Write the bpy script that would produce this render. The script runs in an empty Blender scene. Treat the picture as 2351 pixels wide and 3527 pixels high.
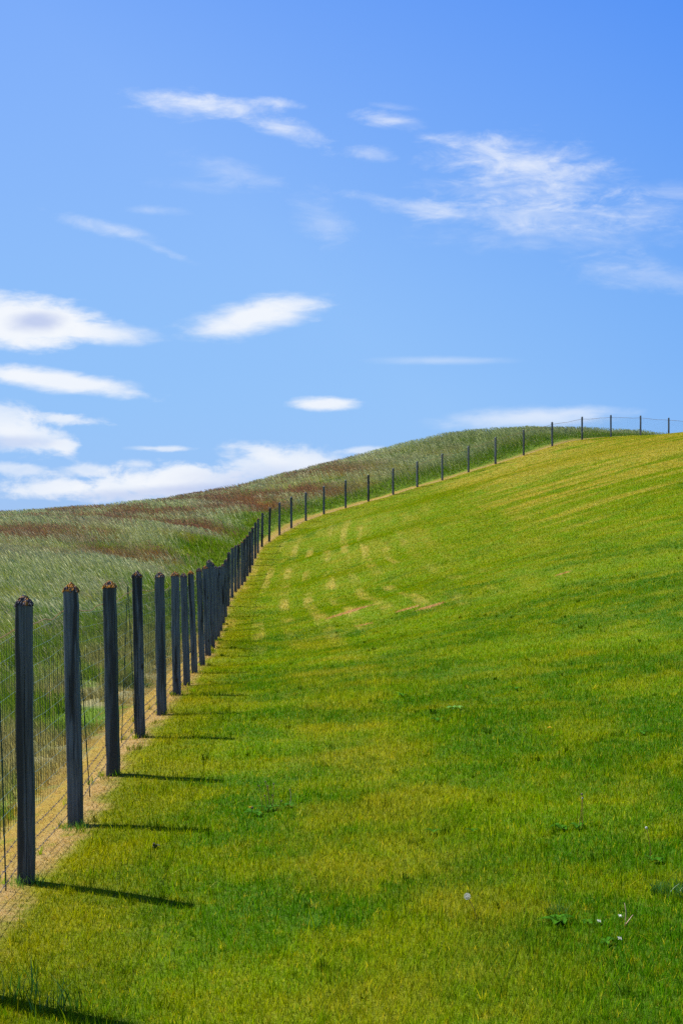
import bpy, math, numpy as np
from mathutils import Vector, Matrix, Euler
R = math.radians
sc = bpy.context.scene
col = sc.collection
rng = np.random.default_rng(7)

# ------------------------------------------------------------------ camera
cam_d = bpy.data.cameras.new('camera')
cam = bpy.data.objects.new('camera', cam_d); col.objects.link(cam); sc.camera = cam
cam_d.sensor_fit = 'VERTICAL'; cam_d.sensor_height = 36.0; cam_d.lens = 50.0
cam_d.clip_start = 0.1; cam_d.clip_end = 12000
cam.location = (0, 0, 0); cam.rotation_euler = (R(90), 0, 0)

# ------------------------------------------------------------------ light
SUN_EL = R(54); SUN_DIR = Vector((-0.867, 0.498, 0)).normalized()      # the side the sun stands on
sun_d = bpy.data.lights.new('sun', 'SUN'); sun_d.energy = 5.0; sun_d.angle = R(0.53); sun_d.color = (1.0, 0.955, 0.88)
sun = bpy.data.objects.new('sun', sun_d); col.objects.link(sun)
sv = Vector((SUN_DIR.x*math.cos(SUN_EL), SUN_DIR.y*math.cos(SUN_EL), math.sin(SUN_EL)))
sun.rotation_euler = (-sv).to_track_quat('-Z', 'Y').to_euler(); sun.location = sv*60
vs = sc.view_settings
sc.display_settings.display_device = 'sRGB'
vs.view_transform = 'Standard'; vs.look = 'None'; vs.gamma = 1.0; vs.use_curve_mapping = False
vs.exposure = 0.9
sc.render.film_transparent = False
try:
    sc.cycles.max_bounces = 6; sc.cycles.diffuse_bounces = 3; sc.cycles.transmission_bounces = 4
    sc.cycles.glossy_bounces = 2; sc.cycles.transparent_max_bounces = 4
    sc.cycles.use_adaptive_sampling = True; sc.cycles.adaptive_threshold = 0.015
    sc.cycles.sample_clamp_indirect = 6; sc.cycles.use_denoising = False
except Exception: pass

FPX = 4899.0; CX = 1175.5; CY = 1763.5

class NT:
    """small node-tree writer"""
    def __init__(s, t): s.t = t; s.n = t.nodes; s.l = t.links
    def put(s, sock, v):
        if isinstance(v, bpy.types.NodeSocket): s.l.new(v, sock)
        else: sock.default_value = v
    def math(s, op, a, b=None, c=None, clamp=False):
        m = s.n.new('ShaderNodeMath'); m.operation = op; m.use_clamp = clamp
        s.put(m.inputs[0], a)
        if b is not None: s.put(m.inputs[1], b)
        if c is not None: s.put(m.inputs[2], c)
        return m.outputs[0]
    def vmath(s, op, a, b=None):
        m = s.n.new('ShaderNodeVectorMath'); m.operation = op
        s.put(m.inputs[0], a)
        if b is not None: s.put(m.inputs[1], b)
        return m.outputs['Value'] if op in ('LENGTH', 'DOT_PRODUCT', 'DISTANCE') else m.outputs[0]
    def comb(s, x, y, z=0.0):
        m = s.n.new('ShaderNodeCombineXYZ'); s.put(m.inputs[0], x); s.put(m.inputs[1], y); s.put(m.inputs[2], z); return m.outputs[0]
    def sep(s, v):
        m = s.n.new('ShaderNodeSeparateXYZ'); s.put(m.inputs[0], v); return m.outputs
    def ramp(s, v, a, b, lo=0.0, hi=1.0, smooth=True):
        m = s.n.new('ShaderNodeMapRange'); m.interpolation_type = 'SMOOTHSTEP' if smooth else 'LINEAR'
        s.put(m.inputs['Value'], v); s.put(m.inputs['From Min'], a); s.put(m.inputs['From Max'], b)
        s.put(m.inputs['To Min'], lo); s.put(m.inputs['To Max'], hi); return m.outputs[0]
    def noise(s, vec, scale=1.0, detail=3.0, rough=0.5, dist=0.0, out=0):
        m = s.n.new('ShaderNodeTexNoise'); s.put(m.inputs['Vector'], vec); m.inputs['Scale'].default_value = scale
        m.inputs['Detail'].default_value = detail; m.inputs['Roughness'].default_value = rough; m.inputs['Distortion'].default_value = dist
        return m.outputs[out]
    def mix(s, f, a, b, mode='MIX'):
        m = s.n.new('ShaderNodeMix'); m.data_type = 'RGBA'; m.blend_type = mode; m.clamp_factor = True
        s.put(m.inputs[0], f); s.put(m.inputs[6], a); s.put(m.inputs[7], b); return m.outputs[2]
    def attr(s, name, out='Vector'):
        m = s.n.new('ShaderNodeAttribute'); m.attribute_name = name; return m.outputs[out]
    def mapping(s, v, loc=(0,0,0), rot=(0,0,0), scale=(1,1,1), kind='POINT'):
        m = s.n.new('ShaderNodeMapping'); m.vector_type = kind; s.put(m.inputs[0], v)
        m.inputs['Location'].default_value = loc; m.inputs['Rotation'].default_value = rot; m.inputs['Scale'].default_value = scale
        return m.outputs[0]

# ------------------------------------------------------------------ sky with its clouds (world, at infinity)
world = bpy.data.worlds.new('World'); sc.world = world; world.use_nodes = True
wt = world.node_tree; wt.nodes.clear(); W = NT(wt)
skyn = wt.nodes.new('ShaderNodeTexSky'); skyn.sky_type = 'NISHITA'; skyn.sun_disc = False
skyn.sun_elevation = SUN_EL; skyn.sun_rotation = math.atan2(SUN_DIR.x, SUN_DIR.y)
skyn.air_density = 1.0; skyn.dust_density = 0.3; skyn.ozone_density = 1.6; skyn.altitude = 50
SKY_STR = 0.085
tc = wt.nodes.new('ShaderNodeTexCoord').outputs['Generated']
X, Y, Z = W.sep(tc)
yy = W.math('MAXIMUM', Y, 0.05)
uv = W.comb(W.math('DIVIDE', X, yy), W.math('DIVIDE', Z, yy), 0.0)
# the clear sky: Nishita overhead and behind, graded towards the deep polarised blue the camera recorded
base_sky = W.mix(1.0, skyn.outputs[0], (0.56, 0.74, 1.06, 1), 'MULTIPLY')
cr = wt.nodes.new('ShaderNodeValToRGB'); cr.color_ramp.interpolation = 'B_SPLINE'
W.put(cr.inputs[0], W.ramp(Z, 0.0, 0.5, 0.0, 1.0, False))
els = [(0.0, (2.15, 3.40, 5.55)), (0.07, (1.85, 3.42, 5.95)), (0.2, (1.68, 3.36, 6.0)), (0.43, (1.46, 2.95, 6.05)), (0.70, (1.15, 2.50, 6.05)), (1.0, (.8, 2.0, 5.6))]
while len(cr.color_ramp.elements) < len(els): cr.color_ramp.elements.new(0.5)
for e_, (ps, c_) in zip(cr.color_ramp.elements, els): e_.position = ps; e_.color = (*[v/10 for v in c_], 1)
grad = W.mix(1.0, cr.outputs[0], (10, 10, 10, 1), 'MULTIPLY')
uu, vv, _w = W.sep(uv)
pol = W.ramp(W.math('ADD', uu, W.math('MULTIPLY', vv, 1.0)), 0.14, 0.66, 0.0, 1.0, False)
grad = W.mix(1.0, grad, W.mix(pol, (1.08, 1.03, 1.0, 1), (.44, .70, .95, 1)), 'MULTIPLY')
sky_col = W.mix(W.math('MULTIPLY', W.ramp(Y, 0.0, 0.6), W.ramp(Z, 0.75, 0.45)), base_sky, grad)
def P2(px, py): return ((px-CX)/FPX, (CY-py)/FPX)
fine = W.noise(W.mapping(uv, scale=(26, 72, 1)), 1.0, 9.0, 0.66, 0.5)
fine2 = W.noise(W.mapping(uv, rot=(0, 0, R(12)), scale=(44, 110, 1)), 1.0, 9.0, 0.68, 0.8)
puff = W.noise(W.mapping(uv, scale=(24, 44, 1)), 1.0, 9.0, 0.62, 0.25)
wisp = W.noise(W.mapping(uv, rot=(0, 0, R(10)), scale=(20, 62, 1)), 1.0, 10.0, 0.62, 1.1)
fringe = W.noise(W.mapping(uv, rot=(0, 0, R(-8)), scale=(40, 150, 1)), 1.0, 5.0, 0.6, 0.4)
def cent(n, amp): return W.math('MULTIPLY', W.math('SUBTRACT', n, 0.5), amp)
nz = {'cirrus': W.math('ADD', cent(fine, 2.1), cent(fine2, 1.1)), 'puff': W.math('ADD', cent(puff, 3.0), cent(fringe, 0.8)),
      'lens': W.math('ADD', cent(fringe, .75), cent(puff, 0.9))}
clouds = [  # px, py, rx, ry, degrees, kind, density, softness
 (85, 1107, 262, 98, -3, 'lens', 1.0, .45), (320, 1142, 205, 38, -6, 'lens', .9, .9),
 (875, 1090, 238, 60, 11, 'lens', .97, .75), (1000, 1050, 130, 22, 4, 'lens', .5, 1.0),
 (190, 1312, 300, 40, -8, 'lens', .95, .6), (40, 1288, 140, 22, -6, 'lens', .6, .8), (224, 1441, 120, 24, -4, 'puff', .8, .7),
 (20, 1450, 120, 60, -10, 'puff', .8, .8), (90, 1510, 190, 60, -12, 'puff', .85, .8), (232, 1536, 60, 24, 0, 'puff', .8, .7), (60, 1615, 130, 24, -6, 'puff', .65, .8),
 (190, 1682, 210, 42, 2, 'puff', .85, .7), (400, 1680, 260, 52, 3, 'puff', .88, .7), (290, 1625, 120, 26, 0, 'puff', .7, .9), (560, 1655, 180, 66, 0, 'puff', .88, .8), (700, 1655, 230, 70, -4, 'puff', .85, .8), (480, 1600, 70, 20, 0, 'puff', .55, .9),
 (930, 1618, 250, 72, -3, 'puff', .74, .9), (1080, 1592, 220, 56, -8, 'puff', .68, .9), (1250, 1552, 90, 14, 3, 'puff', .6, .9), (900, 1560, 90, 28, -20, 'puff', .6, .8),
 (593, 1546, 95, 12, 0, 'puff', .7, .8), (500, 1543, 60, 8, 0, 'puff', .3, .9), (1119, 1391, 122, 25, 0, 'lens', .93, .6), (1820, 1442, 300, 36, 2, 'lens', .62, 1.0), (1950, 1420, 200, 20, 2, 'lens', .35, 1.0),
 (1530, 1242, 220, 14, 0, 'lens', .32, 1.2),
 (640, 360, 190, 50, -3, 'cirrus', 1.0, 1.1), (800, 372, 190, 44, -3, 'cirrus', .8, 1.2), (980, 445, 180, 40, -20, 'cirrus', .8, 1.2), (965, 357, 90, 18, -5, 'cirrus', .65, 1.2),
 (1325, 412, 130, 30, -10, 'cirrus', .8, 1.2), (1350, 366, 80, 12, -6, 'cirrus', .3, 1.3), (1270, 528, 90, 28, -5, 'cirrus', .55, 1.3),
 (1830, 585, 330, 105, -10, 'cirrus', .9, 1.3), (1650, 510, 130, 52, -20, 'cirrus', .6, 1.3), (1540, 482, 120, 24, -8, 'cirrus', .3, 1.3), (1860, 745, 430, 62, -3, 'cirrus', .66, 1.4), (1440, 715, 150, 34, -4, 'cirrus', .42, 1.3), (1290, 685, 110, 22, -10, 'cirrus', .4, 1.3), (1780, 660, 300, 60, -4, 'cirrus', .5, 1.5), (1950, 810, 480, 60, 0, 'cirrus', .28, 1.5), (2180, 740, 260, 60, 2, 'cirrus', .3, 1.5),
 (2220, 945, 260, 62, -8, 'cirrus', .42, 1.4), (795, 590, 170, 44, -14, 'cirrus', .38, 1.4), (547, 724, 110, 18, -2, 'cirrus', .38, 1.3), (370, 785, 190, 26, -14, 'cirrus', .5, 1.2), (520, 845, 130, 16, -22, 'cirrus', .4, 1.2),
 (1110, 755, 120, 80, -42, 'cirrus', .3, 1.5), (2310, 660, 150, 40, -6, 'cirrus', .32, 1.4), (700, 640, 160, 26, -5, 'cirrus', .2, 1.4)]
inv = None
for (px, py, rx, ry, dg, kd, den, soft) in clouds:
    c = P2(px, py)
    q = W.vmath('LENGTH', W.mapping(uv, loc=(c[0], c[1], 0), rot=(0, 0, R(dg)), scale=(rx/FPX, ry/FPX, 1), kind='TEXTURE'))
    q = W.math('ADD', q, W.math('MULTIPLY', nz[kd], 1.0 if kd != 'cirrus' else 0.9))
    if kd == 'cirrus':
        m = W.math('MULTIPLY', W.ramp(q, 1.25, 0.0, 0.0, den*1.0), W.ramp(wisp, .18, .80, .15, .88))
    elif kd == 'puff':
        m = W.math('MULTIPLY', W.ramp(q, 1.0 + soft*0.3, 1.0 - soft*0.9, 0.0, den), W.ramp(puff, .25, .6, .72, 1.0))
    else: m = W.ramp(q, 1.0 + soft*0.4, 0.95 - soft*0.9, 0.0, den*.97)
    k = W.math('SUBTRACT', 1.0, m)
    inv = k if inv is None else W.math('MULTIPLY', inv, k)
front = W.ramp(Y, 0.05, 0.3)
mask = W.math('MULTIPLY', W.math('SUBTRACT', 1.0, inv), front)
# thin grey hearts of the thickest clouds
def heart(px, py, rx, ry, dg=0):
    c = P2(px, py)
    q = W.vmath('LENGTH', W.mapping(uv, loc=(c[0], c[1], 0), rot=(0, 0, R(dg)), scale=(rx/FPX, ry/FPX, 1), kind='TEXTURE'))
    return W.ramp(W.math('ADD', q, cent(puff, 0.9)), 1.15, 0.2)
hsum = W.math('ADD', W.math('ADD', heart(120, 1107, 120, 46), W.math('MULTIPLY', heart(560, 1700, 520, 34, 3), .7)), W.math('ADD', W.math('MULTIPLY', heart(950, 1665, 380, 70), .6), W.math('MULTIPLY', heart(30, 1525, 190, 30), .6)), clamp=True)
cl_col = W.mix(hsum, (5.75, 5.95, 6.25, 1), (3.5, 4.0, 5.5, 1))
final = W.mix(mask, sky_col, cl_col)
bg = wt.nodes.new('ShaderNodeBackground'); bg.inputs[1].default_value = SKY_STR
wt.links.new(final, bg.inputs[0])
wo = wt.nodes.new('ShaderNodeOutputWorld'); wt.links.new(bg.outputs[0], wo.inputs[0])

# ------------------------------------------------------------------ where the fence stands (survey of its posts)
POST = np.array([(83,2053,92,3035),(243,2010,261,2844),(377,2002,390,2660),(472,1968,484,2540),(549,1972,558,2464),(603,1970,609,2397),(632,1975,644,2362),(657,1966,671,2321),(685,1957,696,2294),(706,1949,717,2257),(719,1929,732,2232),(731,1938,741,2211),(744,1950,751,2195),(756,1950,759,2176),(768,1943,768,2152),(777,1927,776,2126),(788,1901,786,2088),(800,1885,799,2062),(811,1878,811,2041),(822,1874,822,2031),(833,1865,833,2017),(842,1854,843,2004),(851,1843,852,1985),(860,1830,861,1973),(869,1816,869,1948),(879,1799,879,1925),(889,1785,888,1906),(904,1766,902,1884),(930,1747,927,1866),(963,1729,962,1843),(1003,1710,1003,1820),(1053,1694,1053,1794),(1115,1673,1115,1771),(1190,1652,1190,1750),(1268,1634,1268,1727),(1353,1611,1353,1704),(1436,1588,1436,1677),(1522,1562,1522,1655),(1612,1535,1612,1626),(1705,1505,1705,1598),(1802,1478,1802,1568),(1900,1452,1900,1537),(2003,1434,2003,1515),(2102,1428,2102,1506),(2204,1430,2204,1501),(2301,1438,2301,1505)], float)
PD = np.array([7.0,8.6,10.3,12.1,14.0,15.8,17.6,19.3,21.0,22.6,24.3,26.2,28.2,30.3,32.6,35.0,37.3,39.6,41.7,43.7,45.5,47.2,48.9,50.6,52.4,54.2,56.2,58.2,60.4,62.7,65.1,67.4,69.7,71.6,73.2,74.4,75.3,76.0,76.8,77.9,79.4,81.5,84.1,87.0,89.6,92.0])
bx = (POST[:,2]-CX)*PD/FPX; bz = (CY-POST[:,3])*PD/FPX
tx = (POST[:,0]-CX)*PD/FPX; tz = (CY-POST[:,1])*PD/FPX
POSTS = [dict(b=np.array((bx[i], PD[i], bz[i])), t=np.array((tx[i], PD[i], tz[i]))) for i in range(len(PD))]
POSTS.insert(0, dict(b=np.array((-1.50, 5.42, -1.83)), t=np.array((-1.52, 5.42, -0.42))))
POSTS.insert(0, dict(b=np.array((-1.47, 3.8, -1.80)), t=np.array((-1.47, 3.8, -0.40))))
n_hidden = 2
# two more posts over the brow
POSTS.append(dict(b=np.array((24.4, 95.2, 4.75)), t=np.array((24.4, 95.2, 6.15))))
FB = np.array([p['b'] for p in POSTS])
line = np.vstack([(-1.3, -60, 0), (-1.4, -20, 0), (-1.45, 0, 0), FB, (34, 104, 0), (60, 125, 0)])[:, :2]
# dense samples of the fence line with arc length
def densify(pts, step=0.45):
    out = []
    for a, b in zip(pts[:-1], pts[1:]):
        n = max(1, int(np.ceil(np.hypot(*(b-a))/step)))
        for k in range(n): out.append(a + (b-a)*k/n)
    out.append(pts[-1]); return np.array(out)
FL = densify(line); seg = np.diff(FL, axis=0); FA = np.concatenate([[0], np.cumsum(np.hypot(seg[:,0], seg[:,1]))])
FT = np.gradient(FL, axis=0); FT /= np.linalg.norm(FT, axis=1)[:, None]

# ------------------------------------------------------------------ terrain
ctrl = [tuple(b) for i, b in enumerate(FB) if i < 46]
def cp(u, d, z): ctrl.append((u*d, d, z))
for d, z in ((5,-1.78),(10,-1.68),(15,-1.48),(20,-1.18),(30,-.42),(40,.5),(50,1.52),(60,2.6),(70,3.66),(78,4.38),(84,4.72),(90,4.85),(100,4.6),(120,3.2)): cp(.245, d, z)
for d, z in ((5,-1.78),(10,-1.77),(20,-1.62),(30,-1.25),(40,-.68),(50,.15),(58,.85),(66,1.75)): cp(.12, d, z)
for d, z in ((5,-1.80),(10,-1.83),(20,-1.98),(30,-2.06),(40,-1.82),(50,-1.25),(60,-.42)): cp(0, d, z)
for d, z in ((10,-2.02),(20,-1.98),(30,-1.80),(40,-1.45),(50,-1.05),(60,-.72),(67,-.55),(74,-.50),(80,-.62),(90,-1.25),(105,-2.6),(125,-5)): cp(-.24, d, z)
for u, d, z in ((-.15,25,-2.15),(-.13,40,-1.9),(-.11,55,-1.0),(-.117,68,-.22),(-.117,79,.34),(-.117,90,-.1),(-.056,66,-.35),(-.056,75,.62),(-.056,83,1.38),(-.056,94,1.0),(.005,77,1.25),(.005,87,2.80),(.005,98,2.5),(.04,80,2.35),(.066,84,3.1),(.066,93,4.5),(.066,104,4.2),
                (.128,84,4.3),(.128,91,4.95),(.128,102,4.5),(.19,100,5.0),(.19,112,4.3),(0,120,-1),(.1,125,1)): cp(u, d, z)
ctrl += [(-30,60,-1.2),(-30,35,-1.9),(-14,20,-2.0),(-14,8,-1.95),(-14,-15,-1.9),(0,-3,-1.78),(0,-15,-1.75),(14,-15,-1.5),(16,8,-1.2),(18,25,.1),(26,45,2.1),(34,70,4.6),(36,95,5.2),(-30,-30,-1.8),(30,-30,-1.2)]
CP = np.array(ctrl, float)
def tps(r2): return 0.5*r2*np.log(r2+1e-9)
K = tps(((CP[:,None,:2]-CP[None,:,:2])**2).sum(-1)) + np.eye(len(CP))*0.35
Q = np.column_stack([np.ones(len(CP)), CP[:,:2]])
Mx = np.block([[K, Q],[Q.T, np.zeros((3,3))]])
sol = np.linalg.solve(Mx, np.concatenate([CP[:,2], np.zeros(3)]))
def hill(xy):
    out = np.empty(len(xy))
    for i in range(0, len(xy), 20000):
        p = xy[i:i+20000]; r2 = ((p[:,None,:]-CP[None,:,:2])**2).sum(-1)
        out[i:i+20000] = tps(r2)@sol[:-3] + sol[-3] + p@sol[-2:]
    return out
def lumps(xy, sgn):
    x, y = xy[:,0], xy[:,1]
    a = (np.sin(x*1.9+1.3*np.sin(y*.7))*np.sin(y*1.3+.8*np.sin(x*1.1+2)))
    b = (np.sin(x*5.1+2.1*np.sin(y*1.9+1))*np.sin(y*4.3+1.7*np.sin(x*2.3)))
    return np.where(sgn < 0, .055*a+.03*b, .010*a+.005*b)
def grow(a, b, step, first, far, ratio=1.35):
    core = list(np.arange(a, b+1e-6, step)); lo, hi = [], []
    s = first
    v = a
    while v > -far: v -= s; lo.append(v); s *= ratio
    s = first; v = b
    while v < far: v += s; hi.append(v); s *= ratio
    return np.array(lo[::-1]+core+hi)
ST = 0.22
gx = grow(-32, 36, ST, .5, 3500); gy = grow(-4, 112, ST, .5, 3500)
ix0, ix1 = np.argmin(abs(gx+32)), np.argmin(abs(gx-36)); iy0, iy1 = np.argmin(abs(gy+4)), np.argmin(abs(gy-112))
GX, GY = np.meshgrid(gx, gy); GXY = np.column_stack([GX.ravel(), GY.ravel()])
def fence_coords(xy):
    S = np.empty(len(xy)); T = np.empty(len(xy))
    for i in range(0, len(xy), 8000):
        p = xy[i:i+8000]; d2 = ((p[:,None,:]-FL[None])**2).sum(-1); k = d2.argmin(1); d = np.sqrt(d2)
        v = p-FL[k]; cr = FT[k,0]*v[:,1]-FT[k,1]*v[:,0]
        dm = d.min(1, keepdims=True)
        w = np.exp(-(d-dm)*1.2/(1+0.12*dm)); ws = w.sum(1)
        s = (w*FA).sum(1)/ws
        perp = np.abs(cr)
        t = np.where(dm[:,0] < .6, perp, dm[:,0])
        S[i:i+8000] = s; T[i:i+8000] = np.where(cr > 0, -t, t)
    return S, T
GS, GT = fence_coords(GXY)
R0 = np.hypot(GXY[:,0], GXY[:,1]-50); bl = np.clip((R0-85)/120, 0, 1); bl = bl*bl*(3-2*bl)
inside = R0 < 240
GZ = np.full(len(GXY), -26.0); GZ[inside] = hill(GXY[inside])*(1-bl[inside]) - 26*bl[inside]
GZ = GZ + lumps(GXY, GT+.5)*(1-bl)
GZm = GZ.reshape(GX.shape); GSm = GS.reshape(GX.shape); GTm = GT.reshape(GX.shape)
def look(xy, *fields):
    fx = np.clip(np.interp(xy[:,0], gx, np.arange(len(gx))), 0, len(gx)-1.001); fy = np.clip(np.interp(xy[:,1], gy, np.arange(len(gy))), 0, len(gy)-1.001)
    i = fx.astype(int); j = fy.astype(int); a = fx-i; b = fy-j
    r = [f[j,i]*(1-a)*(1-b)+f[j,i+1]*a*(1-b)+f[j+1,i]*(1-a)*b+f[j+1,i+1]*a*b for f in fields]
    return r[0] if len(r) == 1 else r
def gz(x, y): return float(look(np.array([[x, y]], float), GZm)[0])
def at(px, py):
    """the ground point seen in that direction"""
    u = (px-CX)/FPX; v = (CY-py)/FPX; d = np.arange(3.5, 110, .02)
    g = look(np.column_stack([u*d, d]), GZm); k = np.argmax(v*d <= g); dd = d[k]
    return Vector((u*dd, dd, gz(u*dd, dd)))

def raw_mesh(name, verts, faces_flat, counts, attrs=None, smooth=False):
    me = bpy.data.meshes.new(name)
    me.vertices.add(len(verts)); me.vertices.foreach_set('co', np.ascontiguousarray(verts, np.float32).ravel())
    me.loops.add(len(faces_flat)); me.loops.foreach_set('vertex_index', faces_flat.astype(np.int32))
    starts = np.concatenate([[0], np.cumsum(counts)[:-1]]).astype(np.int32)
    me.polygons.add(len(counts)); me.polygons.foreach_set('loop_start', starts)
    me.update(calc_edges=True)
    if smooth: me.polygons.foreach_set('use_smooth', np.ones(len(counts), bool))
    for k, v in (attrs or {}).items():
        a = me.attributes.new(k, 'FLOAT_VECTOR', 'POINT'); a.data.foreach_set('vector', np.ascontiguousarray(v, np.float32).ravel())
    return me

# ------------------------------------------------------------------ colour of the turf: shared by the soil sheet and the blades on it
pa, pb = at(1700, 1745), at(2340, 1568); HILL_ANG = math.atan2(pb.y-pa.y, pb.x-pa.x); print('hill angle', math.degrees(HILL_ANG), pa, pb)
g = bpy.data.node_groups.new('turf_tone', 'ShaderNodeTree')
for nm, ty in (('Root','NodeSocketVector'),('Fence','NodeSocketVector'),('Rnd','NodeSocketFloat')): g.interface.new_socket(nm, in_out='INPUT', socket_type=ty)
for nm in ('Lawn','Rough'): g.interface.new_socket(nm, in_out='OUTPUT', socket_type='NodeSocketColor')
G = NT(g); gi = g.nodes.new('NodeGroupInput'); go = g.nodes.new('NodeGroupOutput')
Rt, Fc, Rn = gi.outputs[0], gi.outputs[1], gi.outputs[2]
S_, T_, _ = G.sep(Fc); rx_, ry_, rz_ = G.sep(Rt)
flat = G.comb(rx_, ry_, 0.0); st = G.comb(G.math('MULTIPLY', S_, .11), G.math('MULTIPLY', T_, 1.15), 0.0)
GREEN=(.050,.145,.0006,1); BRIGHT=(.135,.235,.0006,1); OLIVE=(.175,.222,.0004,1); GOLD=(.34,.255,.003,1); STRAW=(.50,.38,.10,1); TAN=(.38,.235,.075,1)
n1 = G.noise(flat, .33, 3, .55); n2 = G.noise(flat, 1.3, 4, .6); n3 = G.noise(flat, 6.5, 4, .65); n4 = G.noise(flat, 0.9, 5, .6, .6)
hill_f = G.ramp(ry_, 16, 46)
lawn = G.mix(G.ramp(G.math('ADD', n1, G.math('MULTIPLY', hill_f, .18)), .43, .66), GREEN, BRIGHT)
lawn = G.mix(G.math('MULTIPLY', G.ramp(G.math('ADD', n2, G.math('MULTIPLY', hill_f, .07)), .44, .66), .85), lawn, OLIVE)
lawn = G.mix(G.math('MULTIPLY', G.ramp(n4, .54, .74), .34), lawn, GOLD)
lawn = G.mix(G.math('MULTIPLY', G.ramp(n3, .50, .66), .4), lawn, OLIVE)
lawn = G.mix(G.math('MULTIPLY', G.ramp(G.noise(flat, 17, 3, .6), .56, .70), .45), lawn, GOLD)
# mowing streaks along the fence line
hd = G.mapping(flat, rot=(0, 0, -HILL_ANG), scale=(1, 1, 1)); hx_, hy_, _q = G.sep(hd)
hs = G.comb(G.math('MULTIPLY', hx_, .07), G.math('MULTIPLY', hy_, .85), 0.0)
onhill = G.math('MULTIPLY', G.ramp(rx_, 3.5, 7.0), G.ramp(ry_, 28, 40))
streak = G.n.new('ShaderNodeMix'); streak.data_type = 'FLOAT'; G.put(streak.inputs[0], onhill); G.put(streak.inputs[2], G.noise(st, 1.0, 6, .62, .25)); G.put(streak.inputs[3], G.noise(hs, 1.0, 4, .5, .12)); streak = streak.outputs[0]
reg = G.math('ADD', G.noise(flat, .16, 2, .5), G.math('MULTIPLY', G.math('MULTIPLY', G.ramp(rx_, 2, 12), G.ramp(ry_, 40, 62)), .22))
sk = G.ramp(G.math('ADD', streak, G.math('MULTIPLY', G.math('SUBTRACT', reg, .5), .5)), .47, .60)
sk = G.math('MULTIPLY', G.math('MULTIPLY', sk, G.ramp(onhill, 0, 1, .28, 1)), G.ramp(ry_, 22, 52, .12, .78))
lawn = G.mix(G.math('MULTIPLY', sk, G.ramp(n2, .3, .6, .45, .85)), lawn, G.mix(G.ramp(n3, .35, .65), GOLD, STRAW))
# swaths left by the mower round the bend
rows = G.math('SINE', G.math('MULTIPLY', T_, 2*math.pi/.64))
rows = G.math('MULTIPLY', G.ramp(rows, -.2, .9), G.ramp(G.noise(G.comb(G.math('MULTIPLY', S_, .22), G.math('MULTIPLY', T_, .75), 3.0), 1.0, 4, .6), .46, .62))
rows = G.math('MULTIPLY', rows, G.math('MULTIPLY', G.ramp(ry_, 20, 30), G.math('MULTIPLY', G.ramp(ry_, 66, 52), G.ramp(T_, 6.5, 4))))
lawn = G.mix(G.math('MULTIPLY', rows, .62), lawn, STRAW)
# scattered dry thatch
lawn = G.mix(G.math('MULTIPLY', G.ramp(G.noise(flat, 2.4, 8, .75, .4), .60, .74), .5), lawn, (.40,.34,.04,1))
# the track worn along the fence and darker clover specks
trk = G.math('MULTIPLY', G.math('MULTIPLY', G.ramp(T_, 1.1, 1.5), G.ramp(T_, 2.5, 2.0)), G.math('MULTIPLY', G.ramp(G.noise(flat, .9, 4, .65), .40, .60), G.ramp(ry_, 34, 22)))
lawn = G.mix(G.math('MULTIPLY', trk, .32), lawn, G.mix(n3, GOLD, (.38,.32,.03,1)))
lawn = G.mix(G.math('MULTIPLY', G.ramp(G.noise(flat, 8.0, 4, .7, .5), .60, .70), .75), lawn, (.030,.10,.004,1))
# bare soil scars
def scar(x, y, a, b, dg):
    q = G.vmath('LENGTH', G.mapping(flat, loc=(x, y, 0), rot=(0, 0, R(dg)), scale=(a, b, 1), kind='TEXTURE'))
    return G.ramp(G.math('ADD', q, G.math('MULTIPLY', G.math('SUBTRACT', n3, .5), 1.6)), 1.15, .75)
scars = None
for (px, py, a, b, dg) in ((1203,2107,.17,.62,-50),(1255,2152,.10,.18,-70),(1402,2098,.12,.3,-60),(1940,1975,.10,.22,-60),(1480,2090,.16,.35,-55)):
    p = at(px, py); m = scar(p.x, p.y, a, b, dg); scars = m if scars is None else G.math('MAXIMUM', scars, m)
lawn = G.mix(G.math('MULTIPLY', scars, .9), lawn, (.42,.22,.09,1))
# sun-killed strip under the fence
te = G.math('ADD', T_, G.math('ADD', G.math('MULTIPLY', G.math('SUBTRACT', G.noise(flat, 1.6, 4, .6), .5), .55), G.math('MULTIPLY', G.math('SUBTRACT', n3, .5), .25)))
strip_r = G.math('MULTIPLY', G.ramp(te, .13, -.06), G.ramp(G.noise(flat, 4.5, 4, .65), .70, .56, .25, 1.0))
lawn = G.mix(G.math('MULTIPLY', G.ramp(te, 1.0, .0), .34), lawn, GOLD)
lawn = G.mix(strip_r, lawn, G.mix(n3, TAN, (.45,.33,.14,1)))
# single blades differ: some dry, some fresh
lawn = G.mix(G.ramp(Rn, .93, .98, 0, .7), lawn, (.44,.36,.02,1))
lawn = G.mix(G.ramp(Rn, .28, .0, 0, .5), lawn, (.030,.10,.004,1))
g.links.new(lawn, go.inputs[0])
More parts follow.
